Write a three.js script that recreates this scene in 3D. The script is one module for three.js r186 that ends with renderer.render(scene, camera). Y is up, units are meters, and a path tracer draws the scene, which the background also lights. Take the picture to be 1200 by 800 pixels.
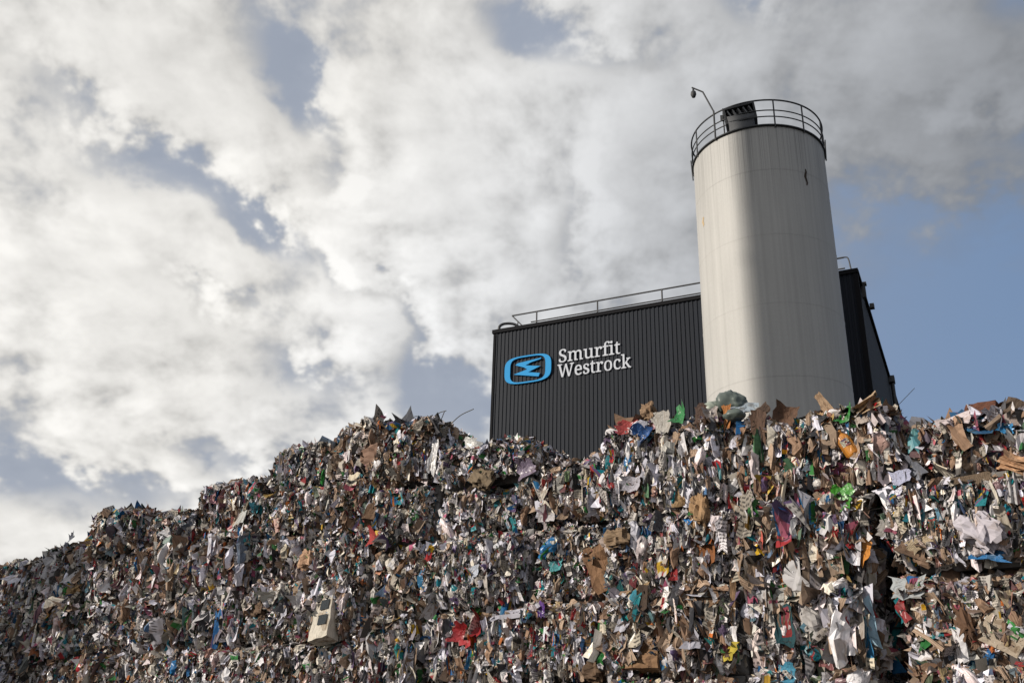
import * as THREE from 'three';
import { mergeGeometries } from 'three/addons/utils/BufferGeometryUtils.js';
import { FontLoader } from 'three/addons/loaders/FontLoader.js';

// ---------------------------------------------------------------- camera, sky, sun, exposure
const rad = THREE.MathUtils.degToRad, V = (x, y, z) => new THREE.Vector3(x, y, z);
const scene = new THREE.Scene();
const camera = new THREE.PerspectiveCamera(2 * Math.atan(400 / 1100) * 180 / Math.PI, 1024 / 682, 0.1, 2000);
camera.position.set(0, 1.7, 0);
camera.rotation.set(rad(23.15), 0, rad(1.75));
scene.add(camera);

const renderer = new THREE.WebGLRenderer({ antialias: true });
renderer.setSize(1024, 682);
renderer.toneMapping = THREE.LinearToneMapping;
renderer.toneMappingExposure = 1.0;
renderer.shadowMap.enabled = true;

const SUN_AZ = rad(75), SUN_EL = rad(21);                       // azimuth from +z towards -x
const sunDir = new THREE.Vector3(-Math.sin(SUN_AZ) * Math.cos(SUN_EL), Math.sin(SUN_EL), Math.cos(SUN_AZ) * Math.cos(SUN_EL));
const sun = new THREE.DirectionalLight(new THREE.Color(1, 0.92, 0.805), 5.0);
sun.target.position.set(2, 6, -18);
sun.position.copy(sun.target.position).addScaledVector(sunDir, 120);
sun.castShadow = true;
sun.shadow.radius = 1.7;
sun.shadow.mapSize.set(4096, 4096);
Object.assign(sun.shadow.camera, { left: -45, right: 45, top: 45, bottom: -45, near: 1, far: 260 });
scene.add(sun, sun.target);

// seeded random numbers and noise
function rng(seed) {
  let a = seed >>> 0;
  return () => { a = (a + 0x6d2b79f5) >>> 0; let t = Math.imul(a ^ (a >>> 15), 1 | a); t = (t + Math.imul(t ^ (t >>> 7), 61 | t)) ^ t; return ((t ^ (t >>> 14)) >>> 0) / 4294967296; };
}
const PERM = new Uint8Array(512), GR = new Float32Array(256 * 3);
{
  const r = rng(77); const p = [...Array(256).keys()];
  for (let i = 255; i > 0; i--) { const j = (r() * (i + 1)) | 0; [p[i], p[j]] = [p[j], p[i]]; }
  for (let i = 0; i < 512; i++) PERM[i] = p[i & 255];
  for (let i = 0; i < 256; i++) { const z = r() * 2 - 1, a = r() * 6.2832, q = Math.sqrt(1 - z * z); GR[i * 3] = q * Math.cos(a); GR[i * 3 + 1] = q * Math.sin(a); GR[i * 3 + 2] = z; }
}
function noise(x, y, z) {
  const X = Math.floor(x), Y = Math.floor(y), Z = Math.floor(z); x -= X; y -= Y; z -= Z;
  const u = x * x * x * (x * (x * 6 - 15) + 10), v = y * y * y * (y * (y * 6 - 15) + 10), w = z * z * z * (z * (z * 6 - 15) + 10);
  const i0 = X & 255, j0 = Y & 255, k0 = Z & 255, i1 = (i0 + 1) & 255, j1 = (j0 + 1) & 255, k1 = (k0 + 1) & 255;
  const a = PERM[i0], b = PERM[i1], aa = PERM[a + j0], ab = PERM[a + j1], ba = PERM[b + j0], bb = PERM[b + j1];
  const g = (h, x, y, z) => { h *= 3; return GR[h] * x + GR[h + 1] * y + GR[h + 2] * z; };
  const x1 = x - 1, y1 = y - 1, z1 = z - 1;
  const l0 = g(PERM[aa + k0], x, y, z), l1 = g(PERM[ba + k0], x1, y, z), l2 = g(PERM[ab + k0], x, y1, z), l3 = g(PERM[bb + k0], x1, y1, z);
  const m0 = g(PERM[aa + k1], x, y, z1), m1 = g(PERM[ba + k1], x1, y, z1), m2 = g(PERM[ab + k1], x, y1, z1), m3 = g(PERM[bb + k1], x1, y1, z1);
  const p0 = l0 + u * (l1 - l0), p1 = l2 + u * (l3 - l2), q0 = m0 + u * (m1 - m0), q1 = m2 + u * (m3 - m2);
  const p = p0 + v * (p1 - p0), q = q0 + v * (q1 - q0);
  return 1.5 * (p + w * (q - p));
}
function fbm(x, y, z, o = 5, gain = 0.5) { let s = 0, a = 1, n = 0; for (let i = 0; i < o; i++) { s += a * noise(x, y, z); n += a; a *= gain; x = x * 2.03 + 5.1; y = y * 2.03 + 1.7; z = z * 2.03 + 9.2; } return s / n * 1.6; }
const sstep = (a, b, x) => { const t = Math.min(1, Math.max(0, (x - a) / (b - a))); return t * t * (3 - 2 * t); };
const mixf = (a, b, t) => a + (b - a) * t;

// broken cloud over hazy blue: direction-space cover (degrees: azimuth right of -z, elevation, radii, tilt, weight)
const COVER = [
  // gaps of blue
  [-16.2, 36.6, 3.2, 1.5, -28, -1.0], [-23.5, 29.8, 6.2, 1.2, -12, -0.72], [-17, 28.6, 4.0, 1.2, -25, -0.72], [-11, 27, 3.6, 0.9, -38, -0.6], [-7.4, 23.4, 1.0, 2.6, 12, -0.65], [-5.6, 20, 2.0, 1.8, 0, -0.75],
  [-21.5, 24, 2.4, 0.8, -8, -0.72], [-13.8, 20.7, 2.6, 0.9, -8, -0.55], [2.8, 42.0, 3.4, 1.3, -6, -0.85], [28, 22.5, 9, 5.2, 14, -1.2], [33, 18, 10, 6, 0, -0.9], [23, 20, 5, 5, 0, -0.95],
  [-25, 12.2, 9, 0.8, 3, -0.5], [-15, 14.4, 5, 1.0, -6, -0.4], [-2.6, 18.6, 2.8, 2.8, 0, -0.62], [3.4, 30.5, 1.2, 4.5, -8, -0.38], [-31, 33, 5, 0.9, -20, -0.3], [-12.5, 31.6, 2.2, 1.2, -30, -0.4], [7, 39.8, 3.5, 1.1, -20, -0.45], [31, 33, 6, 1.2, -15, -0.4], [17, 41, 3, 1, -30, -0.4], [34, 39, 3, 1.5, 20, -0.4],
  // heavy cloud
  [-9, 33, 6, 5, 0, 0.5], [8, 33, 5, 6, 0, 0.5], [-25, 21.5, 8, 5.5, -20, 0.6], [-27, 35, 6, 3.5, 0, 0.5], [-9, 23.6, 3.4, 2.6, -30, 0.35], [24, 35, 9, 5, 0, 0.4], [-1, 27, 4, 4, 0, 0.4], [-31, 9, 5, 1.4, 0, 0.5], [13, 26, 5, 3, 0, 0.3],
].map(([a, e, ra, re, t, w]) => [a, e, 1 / ra, 1 / re, Math.cos(rad(t)), Math.sin(rad(t)), w]);
const cloudAt = { d: 0, lit: 0 };
function density(dx, ey, dz, az, el, near) {
  // cloud sheet seen from below; billows at several sizes, the cover map moved about by them
  const k = 1 / (ey + 0.42), cx = dx * k * 2.2, cz = dz * k * 2.2;
  const wx = fbm(cx * 1.6 + 11, cz * 1.6, 3.1, 3), wz = fbm(cx * 1.6 - 4, cz * 1.6 + 8, 7.7, 3);
  const big = fbm(cx * 2.1 + wx * 0.12, cz * 2.1 + wz * 0.12, 1.3, 3);
  const mid = fbm(cx * 5.2 + wx * 0.3, ey * 7 + wz * 0.3, cz * 5.2, near ? 8 : 4, 0.6);
  let b = 0;
  const ja = az + wx * 2.2 + mid * 2.6, je = el + wz * 1.8 + mid * 2.0;
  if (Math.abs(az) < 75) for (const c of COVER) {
    const a = ja - c[0], e = je - c[1], p = (a * c[4] + e * c[5]) * c[2], q = (-a * c[5] + e * c[4]) * c[3], d2 = p * p + q * q;
    if (d2 < 6) b += c[6] * Math.exp(-d2);
  }
  cloudAt.mid = mid; cloudAt.big = big;
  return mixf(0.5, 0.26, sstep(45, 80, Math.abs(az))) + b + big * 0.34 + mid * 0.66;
}
function makeSky() {
  const W = 4096, H = 2048, data = new Float32Array(W * H * 4);
  for (let row = 0; row < H; row++) {
    const el = ((row + 0.5) / H - 0.5) * 180, ey = Math.sin(rad(el)), ec = Math.cos(rad(el));
    for (let col = 0; col < W; col++) {
      const i = (row * W + col) * 4; data[i + 3] = 1;
      if (el < -1) { data[i] = 0.19; data[i + 1] = 0.18; data[i + 2] = 0.17; continue; }
      const ph = ((col + 0.5) / W - 0.5) * 2 * Math.PI, dx = Math.cos(ph) * ec, dz = Math.sin(ph) * ec;
      const az = Math.atan2(dx, -dz) * 180 / Math.PI, near = Math.abs(az) < 44 && el < 50;
      const q = near ? V(dx, ey, dz).addScaledVector(sunDir, 0.028).normalize() : null;
      const d2 = near ? density(q.x, q.y, q.z, Math.atan2(q.x, -q.z) * 180 / Math.PI, Math.asin(q.y) * 180 / Math.PI, true) : 0;
      const warm0 = 0.5 + 0.5 * (dx * sunDir.x + ey * sunDir.y + dz * sunDir.z), dens = density(dx, ey, dz, az, el, near), relief = near ? Math.max(-1, Math.min(1, (dens - d2) * 1.6)) : cloudAt.mid * 0.5;
      const cov = 0.16 + 0.84 * sstep(-0.12, 0.56, dens) - 0.16 * sstep(0.0, -0.9, dens) * sstep(0.5, 0.3, warm0);
      const toSun = dx * sunDir.x + ey * sunDir.y + dz * sunDir.z, warm = 0.5 + 0.5 * toSun;       // 0 away .. 1 at the sun
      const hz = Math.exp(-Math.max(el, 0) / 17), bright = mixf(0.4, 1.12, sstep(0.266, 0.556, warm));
      let r = mixf(0.125, 0.33, hz), g = mixf(0.225, 0.42, hz), bl = mixf(0.41, 0.56, hz);
      const veil = sstep(0.2, 0.5, warm) * 0.72; r = mixf(r, 0.36, veil); g = mixf(g, 0.39, veil); bl = mixf(bl, 0.455, veil);
      const L = (0.6 + 0.12 * sstep(0.1, 0.9, dens) + 0.11 * relief + 0.09 * cloudAt.mid + 0.05 * cloudAt.big) * bright * mixf(1, 0.88, sstep(28, 42, el)) * (1 - 0.08 * sstep(0.9, 1.7, dens));
      data[i] = mixf(r, L * Math.min(1.02, 0.955 + 0.25 * (warm - 0.33)), cov); data[i + 1] = mixf(g, L, cov); data[i + 2] = mixf(bl, L * Math.max(0.96, 1.075 - 0.44 * (warm - 0.33)), cov);
    }
  }
  const t = new THREE.DataTexture(data, W, H, THREE.RGBAFormat, THREE.FloatType);
  t.mapping = THREE.EquirectangularReflectionMapping; t.magFilter = THREE.LinearFilter; t.minFilter = THREE.LinearFilter; t.needsUpdate = true;
  return t;
}
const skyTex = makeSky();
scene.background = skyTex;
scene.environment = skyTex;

// ---------------------------------------------------------------- helpers
const taken = {};
function numbered(name) { const n = taken[name] = (taken[name] ?? -1) + 1; return n ? `${name}_${String(n).padStart(3, '0')}` : name; }
function tag(o, label, category, group, kind) { if (label) o.userData.label = label; if (category) o.userData.category = category; if (group) o.userData.group = group; if (kind) o.userData.kind = kind; return o; }
function thing(name, label, category, [x, y, z], turn = 0, group) { const o = new THREE.Group(); o.name = numbered(name); o.position.set(x, y, z); o.rotation.y = turn; scene.add(o); return tag(o, label, category, group); }
function mesh(name, geo, mat, parent) { const m = new THREE.Mesh(geo, mat); m.name = parent === scene ? numbered(name) : name; m.castShadow = m.receiveShadow = true; parent.add(m); return m; }
const std = (o) => new THREE.MeshStandardMaterial({ side: THREE.DoubleSide, ...o });
const lin = (r, g, b) => new THREE.Color().setRGB(r, g, b);
function bxg(w, h, d, x = 0, y = 0, z = 0) { const g = new THREE.BoxGeometry(w, h, d); g.translate(x, y, z); return g; }
function barg(a, b, r, n = 8) { const d = b.clone().sub(a), g = new THREE.CylinderGeometry(r, r, d.length(), n); g.applyQuaternion(new THREE.Quaternion().setFromUnitVectors(V(0, 1, 0), d.clone().normalize())); g.translate((a.x + b.x) / 2, (a.y + b.y) / 2, (a.z + b.z) / 2); return g; }
function tubeg(pts, r, seg = 40, n = 8, closed = false) { return new THREE.TubeGeometry(new THREE.CatmullRomCurve3(pts, closed), seg, r, n, closed); }
function canvasTex(w, h, draw, srgb = true) { const c = document.createElement('canvas'); c.width = w; c.height = h; draw(c.getContext('2d'), w, h); const t = new THREE.CanvasTexture(c); if (srgb) t.colorSpace = THREE.SRGBColorSpace; t.wrapS = t.wrapT = THREE.RepeatWrapping; t.magFilter = THREE.LinearFilter; return t; }
function dataTex(w, h, fn, srgb = true) { const d = new Uint8Array(w * h * 4); for (let y = 0; y < h; y++) for (let x = 0; x < w; x++) { const c = fn(x / w, y / h); const i = (y * w + x) * 4; for (let k = 0; k < 3; k++) d[i + k] = Math.max(0, Math.min(255, c[k] * 255)); d[i + 3] = 255; } const t = new THREE.DataTexture(d, w, h); if (srgb) t.colorSpace = THREE.SRGBColorSpace; t.wrapS = t.wrapT = THREE.RepeatWrapping; t.magFilter = THREE.LinearFilter; t.needsUpdate = true; return t; }
// noise that wraps round in u
const ring = (u, v, f, fv, o) => fbm(Math.cos(u * 6.2832) * f, v * fv, Math.sin(u * 6.2832) * f, o);

// ---------------------------------------------------------------- ground
{
  const t = dataTex(512, 512, (u, v) => { const n = ring(u, v, 6, 38, 4) * 0.5 + ring(u, v, 40, 260, 2) * 0.4; const k = 0.22 + 0.035 * n; return [k, k * 0.98, k * 0.95]; });
  t.repeat.set(120, 120);
  const g = new THREE.PlaneGeometry(1600, 1600); g.rotateX(-Math.PI / 2);
  tag(mesh('ground', g, std({ map: t, roughness: 0.95 }), scene), 'grey concrete yard under the bales', 'ground', null, 'structure');
}

// ---------------------------------------------------------------- mill building
const YAW = rad(26.38), CORNER = V(12.17, 0, -29.6), ROOF = 17.57, FRONT = 14.41, SIDE = 24;
const M = {
  clad: new THREE.MeshPhysicalMaterial({ side: THREE.DoubleSide, specularIntensity: 0.48, color: lin(0.0085, 0.0115, 0.0188), roughness: 0.64, vertexColors: true }),
  trim: new THREE.MeshPhysicalMaterial({ side: THREE.DoubleSide, specularIntensity: 0.3, color: lin(0.01, 0.01, 0.012), roughness: 0.85 }),
  roof: std({ color: lin(0.12, 0.12, 0.125), roughness: 0.8 }),
  galv: std({ color: lin(0.04, 0.04, 0.044), roughness: 0.6 }),
  darkSteel: std({ color: lin(0.03, 0.031, 0.035), roughness: 0.55 }),
};
function ribbed(len, height, pitch, depth, seed) {
  // trapezoid ribs along +x, proud towards +z; each sheet of five ribs a touch lighter or darker
  const r = rng(seed), xs = [];
  const n = Math.round(len / pitch);
  for (let i = 0; i < n; i++) { const x = i * pitch; xs.push([x, 0], [x + pitch * 0.42, 0], [x + pitch * 0.52, depth], [x + pitch * 0.9, depth]); }
  xs.push([n * pitch, 0]);
  const pos = [], col = [], idx = []; let k = 1;
  xs.forEach(([x, z], i) => {
    if (i % 20 === 0) k = 0.9 + 0.2 * r();
    for (const y of [0, height]) { pos.push(x * len / (n * pitch), y, z); col.push(k, k, k); }
    if (i) { const a = (i - 1) * 2; idx.push(a, a + 2, a + 1, a + 1, a + 2, a + 3); }
  });
  const g = new THREE.BufferGeometry(); g.setAttribute('position', new THREE.Float32BufferAttribute(pos, 3)); g.setAttribute('color', new THREE.Float32BufferAttribute(col, 3)); g.setIndex(idx);
  const f = g.toNonIndexed(); f.computeVertexNormals(); return f;
}
const bld = thing('mill_building', 'tall charcoal building clad in vertical ribbed metal behind the silo', 'building', CORNER.toArray(), -YAW);
// local frame: +x along the front to the corner (corner at 0), +z out of the front wall, building body in -z
{
  const front = ribbed(FRONT, ROOF - 0.14, 0.17, 0.026, 5); front.translate(-FRONT, 0, 0); mesh('front_cladding', front, M.clad, bld);
  const side = ribbed(SIDE, ROOF - 0.14, 0.33, 0.006, 6); side.rotateY(Math.PI / 2); side.translate(0, 0, 0); mesh('side_cladding', side, M.clad, bld);
  const body = bxg(FRONT - 0.02, ROOF - 0.3, SIDE - 0.02, -FRONT / 2, (ROOF - 0.3) / 2, -SIDE / 2); mesh('wall_core', body, M.trim, bld);
  mesh('roof', bxg(FRONT, 0.08, SIDE, -FRONT / 2, ROOF - 0.1, -SIDE / 2), M.roof, bld);
  mesh('front_flashing', bxg(FRONT + 0.16, 0.16, 0.12, -FRONT / 2, ROOF - 0.08, 0.02), M.trim, bld);
  mesh('side_flashing', bxg(0.12, 0.16, SIDE, 0.03, ROOF - 0.082, -SIDE / 2 - 0.05), M.trim, bld);
  mesh('corner_trim', mergeGeometries([bxg(0.16, ROOF - 0.2, 0.012, -0.02, (ROOF - 0.2) / 2, 0.055), bxg(0.012, ROOF - 0.2, 0.16, 0.055, (ROOF - 0.2) / 2, -0.018)]), M.trim, bld);
  mesh('corner_trim', bxg(0.1, ROOF - 0.2, 0.014, -FRONT + 0.03, (ROOF - 0.2) / 2, 0.05), M.trim, bld);
  // roof edge railing
  const RZ = -0.9, RT = ROOF + 1.0;
  const xl = -FRONT + 0.35, xr = -0.42;
  const rail = mesh('roof_rail', mergeGeometries([barg(V(xl, RT, RZ), V(xr, RT, RZ), 0.034), barg(V(xl + 0.9, RT - 0.45, RZ), V(xr, RT - 0.45, RZ), 0.03)]), M.galv, bld);
  for (const x of [-12.9, -10.15, -7.4, -4.7, -2.1]) mesh('rail_post', barg(V(x, ROOF - 0.06, RZ), V(x, RT, RZ), 0.034), M.galv, bld);
  mesh('rail_brace', mergeGeometries([barg(V(xl, RT, RZ), V(xl + 0.95, ROOF - 0.06, RZ), 0.026), barg(V(xl + 0.28, RT - 0.3, RZ), V(xl + 0.28, ROOF - 0.06, RZ), 0.024)]), M.galv, bld);
  mesh('rail_brace', tubeg([V(xr, RT, RZ), V(xr + 0.12, RT - 0.02, RZ), V(xr + 0.2, RT - 0.5, RZ), V(xr + 0.26, ROOF - 0.06, RZ)], 0.026, 20), M.galv, bld);
  mesh('vent_pipe', tubeg([V(-FRONT + 0.16, ROOF - 0.05, -0.1), V(-FRONT + 0.16, ROOF + 0.2, -0.12), V(-FRONT + 0.3, ROOF + 0.33, -0.2), V(-FRONT + 0.75, ROOF + 0.3, -0.35), V(-FRONT + 1.1, ROOF - 0.02, -0.5)], 0.06, 30, 10), M.darkSteel, bld);
  // fittings on the side wall
  mesh('floodlight', mergeGeometries([bxg(0.16, 0.18, 0.22, 0.2, 17.42, -3.1), bxg(0.12, 0.05, 0.06, 0.08, 17.4, -3.1)]), M.darkSteel, bld);
  mesh('bracket', mergeGeometries([bxg(0.14, 0.5, 0.16, 0.1, 17.2, -1.2), bxg(0.2, 0.1, 0.2, 0.12, 17.5, -1.2)]), M.darkSteel, bld);
  mesh('downpipe', mergeGeometries([barg(V(0.14, 0, -11.2), V(0.14, 17.35, -11.2), 0.09, 10), bxg(0.26, 0.3, 0.4, 0.13, 17.3, -11.2)]), M.darkSteel, bld);
  mesh('lightning_rod', barg(V(0.05, ROOF - 0.1, -15.4), V(0.9, ROOF + 0.75, -15.6), 0.014, 6), M.darkSteel, bld);
}

// ---------------------------------------------------------------- sign on the front wall
{
  const P = CORNER.clone().add(V(Math.cos(YAW), 0, Math.sin(YAW)).multiplyScalar(-12.8)).add(V(-Math.sin(YAW), 0, Math.cos(YAW)).multiplyScalar(0.046));
  const sign = thing('wall_sign', 'blue rounded emblem and white lettering mounted on the charcoal wall', 'sign', [P.x, 14.98, P.z], -YAW);
  const blue = std({ color: lin(0.002, 0.245, 0.56), roughness: 0.75 }), white = std({ color: lin(0.5, 0.525, 0.58), roughness: 0.8 });
  const ex = { depth: 0.05, bevelEnabled: false, curveSegments: 6 };
  const sup = (hw, hh, p, path) => { for (let i = 0; i <= 96; i++) { const a = i / 96 * Math.PI * 2, c = Math.cos(a), s = Math.sin(a), x = Math.sign(c) * Math.abs(c) ** (2 / p) * hw, y = 0.595 + Math.sign(s) * Math.abs(s) ** (2 / p) * hh; i ? path.lineTo(x, y) : path.moveTo(x, y); } return path; };
  const ringS = sup(1.035, 0.595, 3.6, new THREE.Shape()); ringS.holes.push(sup(0.785, 0.535, 4.2, new THREE.Path()));
  mesh('emblem_ring', new THREE.ExtrudeGeometry(ringS, ex), blue, sign);
  const zig = [[374, 196], [366, 208], [292, 234], [247, 260], [366, 264], [270, 314], [362, 320], [352, 348], [153, 336], [262, 292], [236, 277], [166, 260], [184, 243]].map(([x, y]) => [(x - 265) / 370 * 2.07, 0.595 + (288 - (x - 265) * 0.155 - y) / 222 * 1.19]);
  const zs = new THREE.Shape(); zig.forEach(([x, y], i) => i ? zs.lineTo(x, y) : zs.moveTo(x, y));
  mesh('emblem_mark', new THREE.ExtrudeGeometry(zs, ex), blue, sign);
  const font = await new FontLoader().loadAsync('fonts/droid/droid_serif_regular.typeface.json');
  const write = (text, x0, y0, width, cap) => {
    const size = cap / 0.714, sc = size / font.data.resolution; let total = 0;
    for (const ch of text) total += font.data.glyphs[ch].ha * sc;
    const kx = width / total; let x = x0;
    for (const ch of text) {
      const g = new THREE.ExtrudeGeometry(font.generateShapes(ch, size), { depth: 0.02, bevelEnabled: true, bevelThickness: 0.006, bevelSize: 0.009, bevelSegments: 1, curveSegments: 6 }); g.scale(kx, 1, 1); g.translate(x, y0, 0);
      mesh('letter', g, white, sign); x += font.data.glyphs[ch].ha * sc * kx;
    }
  };
  write('Smurfit', 1.33, 0.675, 2.62, 0.39);
  write('Westrock', 1.3, 0.04, 3.06, 0.39);
}

// ---------------------------------------------------------------- silo
const SILO = V(8.154, 0, -26.787), SR = 2.141, STOP = 19.95, SAZ = rad(16.93);
{
  const tex = dataTex(1024, 1024, (u, v) => {
    // pale paint, faint vertical runs, darker weathering grains below the rim, plate seams slightly dirty
    const run = ring(u, v * 0.22, 26, 2.2, 4), run2 = ring(u, v * 0.12 + 3, 70, 2, 3), blot = ring(u, v, 4, 9, 4), gr = ring(u, v, 90, 300, 2);
    let k = 0.64 + 0.03 * run + 0.02 * blot + 0.014 * gr;
    const top = sstep(0.82, 1.0, v) * sstep(-0.15, 0.7, run2 + run * 0.4); k -= 0.13 * top;
    const seam = Math.abs(((v * 8.7) % 1) - 0.5) > 0.494 ? 1 : 0; k -= 0.06 * seam * (0.6 + 0.6 * blot);
    return [k * 1.0, k * 0.992, k * 0.975];
  });
  const paint = std({ map: tex, roughness: 0.62 });
  const silo = thing('silo', 'tall pale grey steel silo with a railing round its top', 'silo', SILO.toArray(), -SAZ);
  // local frame: +z towards the camera side, -x to the left
  const at = (th, y, r = SR) => { const t = rad(th); return V(-Math.sin(t) * r, y, Math.cos(t) * r); };
  const prof = [[SR, 0]]; for (let i = 1; i < 9; i++) { const y = i * STOP / 8.7; prof.push([SR, y - 0.02], [SR + 0.006, y - 0.012], [SR + 0.006, y + 0.012], [SR, y + 0.02]); } prof.push([SR, STOP]);
  const shell = new THREE.LatheGeometry(prof.map(([r, y]) => new THREE.Vector2(r, y)), 128);
  { const p = shell.attributes.position, uv = shell.attributes.uv; for (let i = 0; i < uv.count; i++) uv.setY(i, p.getY(i) / STOP); }
  mesh('shell', shell, paint, silo);
  const dark = std({ color: lin(0.03, 0.032, 0.036), roughness: 0.65 }), grey = std({ color: lin(0.11, 0.115, 0.125), roughness: 0.65 }), rustM = std({ color: lin(0.035, 0.022, 0.015), roughness: 0.9 });
  mesh('rim', new THREE.LatheGeometry([[SR - 0.3, STOP], [SR + 0.05, STOP - 0.001], [SR + 0.055, STOP + 0.06], [SR - 0.3, STOP + 0.061]].map(([r, y]) => new THREE.Vector2(r, y)), 96), dark, silo);
  mesh('roof', new THREE.LatheGeometry([[SR - 0.28, STOP + 0.03], [0.5, STOP + 0.75], [0.001, STOP + 0.82]].map(([r, y]) => new THREE.Vector2(r, y)), 64), grey, silo);
  const RR = SR + 0.03;
  for (const [h, r] of [[1.0, 0.027], [0.6, 0.02], [0.36, 0.02]]) { const pts = []; for (let i = 0; i < 72; i++) pts.push(at(i * 5, STOP + h, RR)); mesh('handrail', tubeg(pts, r, 144, 8, true), dark, silo); }
  for (const th of [-159, -128, -103, -75, -44, -17, 62, 92, 118, 147, 175]) { mesh('rail_post', barg(at(th, STOP - 0.05, RR), at(th, STOP + 1.0, RR), 0.024), dark, silo); }
  for (const th of [-84, 88]) mesh('rail_stay', barg(at(th, STOP - 0.35, RR + 0.01), at(th, STOP + 0.45, RR + 0.05), 0.022), dark, silo);
  mesh('kick_plate', new THREE.CylinderGeometry(SR - 0.14, SR - 0.14, 0.2, 48, 1, true, rad(150), rad(32)).translate(0, STOP + 0.16, 0), grey, silo);
  // gooseneck lamp on the rail
  const lp = at(35, 0, RR + 0.02);
  mesh('lamp_pole', mergeGeometries([barg(V(lp.x, STOP - 0.02, lp.z), V(lp.x, STOP + 1.12, lp.z), 0.03), barg(V(lp.x, STOP + 1.1, lp.z), V(lp.x - 0.31, STOP + 1.95, lp.z), 0.027), barg(V(lp.x - 0.31, STOP + 1.95, lp.z), V(lp.x - 0.66, STOP + 2.2, lp.z), 0.026)]), dark, silo);
  mesh('lamp_head', new THREE.LatheGeometry([[0.0, 0], [0.03, 0], [0.035, -0.1], [0.085, -0.16], [0.095, -0.26], [0.06, -0.36], [0, -0.38]].map(([r, y]) => new THREE.Vector2(r, y)), 16).translate(lp.x - 0.62, STOP + 2.16, lp.z), dark, silo);
  // dust filter housing over the front rim: tapered neck, box with an open louvred face
  const fz = SR - 0.42, fx = -0.4;
  const neck = new THREE.CylinderGeometry(0.62, 0.5, 0.5, 4, 1); neck.rotateY(Math.PI / 4); neck.translate(fx, STOP + 0.3, fz); neck.rotateY(0);
  mesh('filter_neck', neck, grey, silo);
  const hb = new THREE.Group(); hb.name = 'filter_housing'; silo.add(hb); hb.position.set(fx - 0.02, STOP + 0.7, fz + 0.06); hb.rotation.set(rad(10), 0, rad(7));
  mesh('housing_frame', mergeGeometries([bxg(1.0, 0.06, 0.8, 0, 0.25, 0), bxg(1.0, 0.06, 0.8, 0, -0.25, 0), bxg(0.06, 0.44, 0.8, -0.47, 0, 0), bxg(0.06, 0.44, 0.8, 0.47, 0, 0), bxg(0.88, 0.44, 0.05, 0, 0, -0.37)]), dark, hb);
  for (let i = 0; i < 5; i++) { const g = bxg(0.035, 0.4, 0.3); g.rotateZ(rad(24)); g.rotateY(rad(18)); g.translate(-0.34 + i * 0.17, 0, 0.2); mesh('louvre', g, std({ color: lin(0.14, 0.145, 0.155), roughness: 0.6 }), hb); }
  mesh('conduit', mergeGeometries([barg(at(28, STOP + 0.02, SR - 0.1), at(28, STOP + 1.15, SR - 0.1), 0.022), barg(at(28, STOP + 0.85, SR - 0.1), V(fx - 0.4, STOP + 0.8, fz), 0.02), bxg(0.1, 0.2, 0.08, at(28, 0).x, STOP + 0.75, at(28, 0).z - 0.05)]), dark, silo);
  // patched hole and rust marks, built as thin plates on the shell
  const plate = (th, y, w, h, m, name) => { const g = new THREE.CylinderGeometry(SR + 0.008, SR + 0.008, h, 6, 6, true, rad(-th) - w / SR / 2, w / SR); const p = g.attributes.position; for (let i = 0; i < p.count; i++) { const k = (p.getY(i) / h + 0.5), a = Math.atan2(p.getX(i), p.getZ(i)), c = rad(-th), b = c + (a - c) * (0.25 + 0.75 * Math.sin(k * 2.6 + 0.2)) + 0.012 * Math.sin(k * 9); p.setX(i, Math.sin(b) * (SR + 0.008)); p.setZ(i, Math.cos(b) * (SR + 0.008)); } g.translate(0, y, 0); mesh(name, g, m, silo); };
  plate(-41, 18.2, 0.09, 0.6, rustM, 'rust_streak'); plate(60, 17.35, 0.1, 0.34, std({ color: lin(0.42, 0.3, 0.16), roughness: 0.8 }), 'rust_streak');
}

// ---------------------------------------------------------------- assumed chimney, added unseen beyond the left edge to cast the shadow across the silo
{
  const h = V(-Math.sin(SUN_AZ), 0, Math.cos(SUN_AZ)), u = V(Math.cos(SUN_AZ), 0, Math.sin(SUN_AZ)), CR = 0.95, CH = 38;
  const c = SILO.clone().add(V(-Math.sin(rad(33.5)), 0, Math.cos(rad(33.5))).multiplyScalar(SR)).addScaledVector(h, 33).addScaledVector(u, CR);
  const ch = thing('added_shade_chimney', 'assumed tall slim chimney added out of view to cast the shade on the silo', 'chimney', [c.x, 0, c.z]);
  const cm = std({ color: lin(0.3, 0.3, 0.31), roughness: 0.6 });
  mesh('flue', new THREE.CylinderGeometry(CR, CR, CH, 48).translate(0, CH / 2, 0), cm, ch);
  mesh('base', new THREE.CylinderGeometry(1.5, 1.7, 1.6, 32).translate(0, 0.8, 0), M.roof, ch);
  for (let i = 1; i < 7; i++) mesh('stiffening_ring', new THREE.TorusGeometry(CR + 0.02, 0.05, 8, 48).rotateX(Math.PI / 2).translate(0, i * 5.6, 0), cm, ch);
  mesh('rim', new THREE.TorusGeometry(CR, 0.09, 8, 48).rotateX(Math.PI / 2).translate(0, CH, 0), M.trim, ch);
}

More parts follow.
